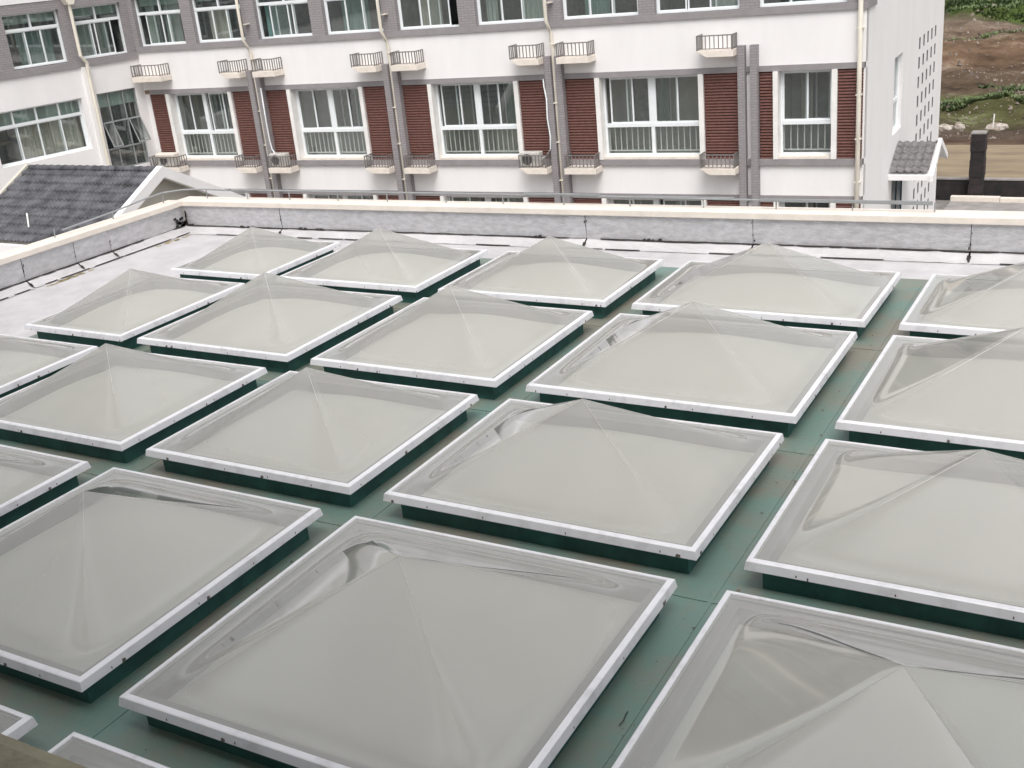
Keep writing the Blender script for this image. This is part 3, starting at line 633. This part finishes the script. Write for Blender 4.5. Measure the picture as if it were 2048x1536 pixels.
# coping: one mitred ring section each side
cp = MB(TB); prof = [(.075, .375), (.075, .445), (.095, .46), (.34, .455), (.34, .375)]
cp.prism(prof, 'x', -.17, 24.2); cp.build('coping', 'cream', RB, bevel=.006)
cp = MB(TL); cp.prism(prof, 'x', -11.6, .08); cp.build('coping', 'cream', RB, bevel=.006)
# lightning rail on little posts
LRT = thing('lightning_rail', 'thin grey lightning conductor strap raised on short posts along the cream coping', 'railing')
m = MB(TB); m.tube([(.75, .22, .585), (5.8, .22, .575), (9.98, .20, .545)], .012, 6); m.box(5.3, 6.3, .205, .235, .578, .598); m.box(8.2, 9.98, .19, .21, .545, .575); m.box(6.75, 7.9, .205, .235, .57, .58); m.build('strap', 'steel', LRT)
MB(TL).tube([(-1.9, .20, .53), (-1.0, .20, .56), (-.45, .20, .60), (-.15, .16, .615), (.08, .0, .61), (.18, -.25, .60), (.20, -.75, .59)], .012, 6).build('strap', 'steel', LRT)
for x in (.28, 1.01, 1.74, 2.54, 3.32, 4.2, 5.01, 5.83, 6.67, 7.55, 8.37, 9.18, 10.0): MB(TB).tube([(x, .22, .455), (x, .22, .58 if x < 9 else .555)], .008, 6).build('post', 'steel', LRT)
for x in (-.11, -1.03, -2.0, -2.87, -3.8): MB(TL).tube([(x, .24, .455), (x, .22, .56 if x > -2.5 else .50)], .008, 6).build('post', 'steel', LRT)

# ------------------------------------------------------------------ skylights
CX = {-3: (-5.95, -4.53), -2: (-4.30, -2.43), -1: (-2.16, -.29), 0: (-.01, 2.10), 1: (2.385, 4.49)}
RY = {-1: (-2.38, -.29), 0: (-.01, 1.91), 1: (2.215, 3.86), 2: (4.145, 5.94), 3: (6.215, 7.68)}
def dome_mesh(a, b, h, n, shape, z0, thick_sharp):
    vs = []; fs = []
    for j in range(n + 1):
        for i in range(n + 1):
            u = -1 + 2 * i / n; v = -1 + 2 * j / n
            vs.append((u * a, v * b, z0 + h * shape(u, v)))
    I = lambda i, j: j * (n + 1) + i
    for j in range(n):
        for i in range(n):
            if (i < n / 2) == (j < n / 2): fs += [(I(i, j), I(i + 1, j), I(i + 1, j + 1)), (I(i, j), I(i + 1, j + 1), I(i, j + 1))]
            else: fs += [(I(i, j), I(i + 1, j), I(i, j + 1)), (I(i + 1, j), I(i + 1, j + 1), I(i, j + 1))]
    return vs, fs
def pyr(u, v):
    mx_ = max(abs(u), abs(v)); p = 30 - 24 * min(1, mx_ * 1.02) ** .8
    q = (abs(u) ** p + abs(v) ** p) ** (1 / p) if mx_ > 1e-6 else 0
    t = max(0.0, 1 - q / .95); toe = .13
    return (t * t / (2 * toe) if t < toe else t - toe / 2) * (1 / .935) ** 1 * (.90 + .10 * t)
def bulge(u, v):
    return ((1 - abs(u) ** 2.0) * (1 - abs(v) ** 2.0)) ** .85 if max(abs(u), abs(v)) < 1 else 0.0
def make_skylight(c, r, label):
    x0, x1 = CX[c]; y0, y1 = RY[r]; cx, cy = (x0 + x1) / 2, (y0 + y1) / 2; a, b = (x1 - x0) / 2, (y1 - y0) / 2
    rnd = random.Random(c * 10 + r)
    t = thing('skylight', label, 'skylight', (cx, cy, FZ + .006), 0, 'pyramid skylights on the green roof')
    t.rotation_euler = (0, 0, R(rnd.uniform(-.2, .2)))
    Z = .2
    i = .07; m = MB(); tk = .012
    for (s0, s1, t0, t1) in ((-a + i, a - i, -b + i, -b + i + tk), (-a + i, a - i, b - i - tk, b - i), (-a + i, -a + i + tk, -b + i + tk, b - i - tk), (a - i - tk, a - i, -b + i + tk, b - i - tk)):
        m.box(s0, s1, t0, t1, -.004, Z - .04)
    m.build('curb', 'curb', t)
    # angled aluminium frame: sloping fascia + flat top, mitred
    m = MB(); w = .031
    ring = lambda o, z: [(-a - o, -b - o, z), (a + o, -b - o, z), (a + o, b + o, z), (-a - o, b + o, z)]
    rs = [ring(.009, Z - .053), ring(0, Z - .004), ring(-.006, Z), ring(-w, Z + .004), ring(-w - .004, Z - .02), ring(-.004, Z - .053)]
    vs = [p_ for q in rs for p_ in q]; n = len(rs)
    m.add(vs, [(k * 4 + e, k * 4 + (e + 1) % 4, ((k + 1) % n) * 4 + (e + 1) % 4, ((k + 1) % n) * 4 + e) for k in range(n) for e in range(4)])
    m.mark = len(m.f); m.m2 = 'screw'; s_ = .0035
    for sg in (-1, 1):
        for k in range(4):
            x = -a + 2 * a * (k + .5) / 4 + rnd.uniform(-.1, .1); m.add([(x - s_, sg * (b + .0085), Z - .045), (x + s_, sg * (b + .0085), Z - .045), (x + s_, sg * (b + .0068), Z - .032), (x - s_, sg * (b + .0068), Z - .032)], [(0, 1, 2, 3)])
            y = -b + 2 * b * (k + .5) / 4 + rnd.uniform(-.1, .1); m.add([(sg * (a + .0085), y - s_, Z - .045), (sg * (a + .0085), y + s_, Z - .045), (sg * (a + .0068), y + s_, Z - .032), (sg * (a + .0068), y - s_, Z - .032)], [(0, 1, 2, 3)])
    for k in range(2):   # scuffs and drips on the fascia
        x = rnd.uniform(-a, a); l = rnd.uniform(.01, .035); m.quad((x, -b - .0105, Z - .055), (x + l, -b - .0095, Z - .05), (x + l * .9, -b - .0065, Z - .036), (x + l * .2, -b - .006, Z - .034))
        y = rnd.uniform(-b, b); m.quad((a + .0105, y, Z - .055), (a + .0095, y + l, Z - .05), (a + .0065, y + l * .9, Z - .036), (a + .006, y + l * .2, Z - .034))
    m.build('frame', 'alu', t)
    h = .243 * (a + b) * (.93 if r < 1 else 1) * (1 + rnd.uniform(-.03, .03))
    vs, fs = dome_mesh(a - w + .004, b - w + .004, h, 48, pyr, Z - .002, True)
    dm = MB().add(vs, fs); dm.mark = len(fs); dm.m2 = 'bead'
    for su in (-1, 1):
        for sv in (-1, 1):
            pts = [(su * q * (a - w + .004), sv * q * (b - w + .004), Z - .002 + h * pyr(q, q) + .0015) for q in [.0 + .04 * k for k in range(13)]]
            dm.tube(pts, .0013, 4)
    o = dm.build('dome', 'dome', t, smooth=True)
    # crisp hips towards the apex
    me = o.data; at = me.attributes.new('sharp_edge', 'BOOLEAN', 'EDGE')
    for e in me.edges:
        p0, p1 = me.vertices[e.vertices[0]].co, me.vertices[e.vertices[1]].co
        u0, v0, u1, v1 = abs(p0.x / (a - w)), abs(p0.y / (b - w)), abs(p1.x / (a - w)), abs(p1.y / (b - w))
        if abs(u0 - v0) < .01 and abs(u1 - v1) < .01 and abs(u0 - u1) > .01 and max(u0, u1) < .72: at.data[e.index].value = True
    vs, fs = dome_mesh(a - .095, b - .095, h * .50, 40, bulge, Z - .13, False)
    MB().add(vs, fs).build('inner_dome', 'milk', t, smooth=True)
    m = MB(); q0, q1 = .0825, .094
    for (s0, s1, t0, t1) in ((-a + q0, a - q0, -b + q0, -b + q1), (-a + q0, a - q0, b - q1, b - q0), (-a + q0, -a + q1, -b + q1, b - q1), (a - q1, a - q0, -b + q1, b - q1)):
        m.box(s0, s1, t0, t1, Z - .19, Z - .038)
    e_, f_ = .036, .096
    for (s0, s1, t0, t1) in ((-a + e_, a - e_, -b + e_, -b + f_), (-a + e_, a - e_, b - f_, b - e_), (-a + e_, -a + f_, -b + f_, b - f_), (a - f_, a - e_, -b + f_, b - f_)):
        m.box(s0, s1, t0, t1, Z - .037, Z - .03)
    m.build('lining', 'lining', t)
    return t
ORD = {-3: 'leftmost', -2: 'second from the left', -1: 'middle', 0: 'fourth from the left', 1: 'rightmost'}
ROW = {3: 'in the far row beside the silver parapet', 2: 'in the second row from the far parapet', 1: 'in the third row from the far parapet'}
for r in (3, 2, 1):
    for c in (-3, -2, -1, 0, 1): make_skylight(c, r, f'translucent pyramid skylight, {ORD[c]} {ROW[r]}')
ORD0 = {-2: 'showing only its right corner at the left edge', -1: 'left of centre beside the bottom centre one', 0: 'with its whole dome at the bottom centre', 1: 'filling the bottom right corner'}
for c in (-2, -1, 0, 1): make_skylight(c, 0, f'large pyramid skylight in the near row, {ORD0[c]}')
make_skylight(-1, -1, 'skylight showing only one frame corner just above the brown window sill')
make_skylight(0, -1, 'nearest skylight, its frame corner peeking up at the bottom edge right of the sill')

# lapped seams of the coating and scattered grit
m = MB()
for x in (-4.41, -2.29, -.14, 2.235): m.box(x - .012, x + .012, -2.9, 7.9, FZ + .0045, FZ + .008)
for y in (2.06, 4.0, 6.09): m.box(-6.1, 12, y - .011, y + .011, FZ + .0045, FZ + .0095)
m.build('lap_seams', 'green', RB)
m = MB(); rnd = random.Random(21)
for _ in range(900):
    if rnd.random() < .55: x, y = rnd.choice((-4.41, -2.3, -.15, 2.24)) + rnd.gauss(0, .09), rnd.uniform(-2.6, 7.9)
    else: x, y = rnd.uniform(-6, 5.5), rnd.choice((-.15, 2.07, 4.0, 6.08)) + rnd.gauss(0, .07)
    s_ = .003 + .009 * rnd.random() ** 3; a_ = rnd.random() * 6.28
    m.add([(x + s_ * math.cos(a_ + k * 2.1) * (1 + (k == 0)), y + s_ * math.sin(a_ + k * 2.1), FZ + .0105 + .003 * k) for k in range(3)], [(0, 1, 2)])
o = m.build('grit', mat('dark_leaf_grit', (.16, .11, .07), .9, .3, 9)); struct(o, 'stuff'); tag(o, 'dark grit and leaf specks scattered on the green deck', 'grit')
# twig and debris on the deck
tag(MB().tube([(2.20, .93, FZ + .012), (2.21, .96, FZ + .022), (2.20, 1.0, FZ + .016), (2.195, 1.04, FZ + .010)], .0025, 5).build('twig', 'bitumen'), 'small dark bent twig lying on the green deck between the two near right skylights', 'twig')

# ================================================================== BUILDING THE PHOTO IS TAKEN FROM
NB = thing('near_building', 'building at the viewpoint, only its brown window sill showing in the bottom left corner', 'building')
MB().box(-9, 16, -2.98, -2.61, 2.79, 2.90).build('window_sill', 'brown', NB, bevel=.01)
ops = [(x, x + 2.2, z, z + 1.7) for x in (-8, -4.8, -1.6, 1.6, 4.8, 8) for z in (2.95, 6.2)]
wallgrid(MB(), -9, 16, FZ + .01, 9.4, ops, y=0).build('wall', 'white', NB)  # unseen wall with window openings behind the camera, put in for reflections
w_ = bpy.data.objects[-1] if False else [o for o in NB.children if o.name.startswith('wall')][0]
w_.rotation_euler = (0, 0, math.pi); w_.location = (7, -3.0, 0)
for i, (a, b, c, d) in enumerate(ops):
    MB().quad((7 - a, -3.1, c), (7 - b, -3.1, c), (7 - b, -3.1, d), (7 - a, -3.1, d)).build('pane', 'roomdark', NB)
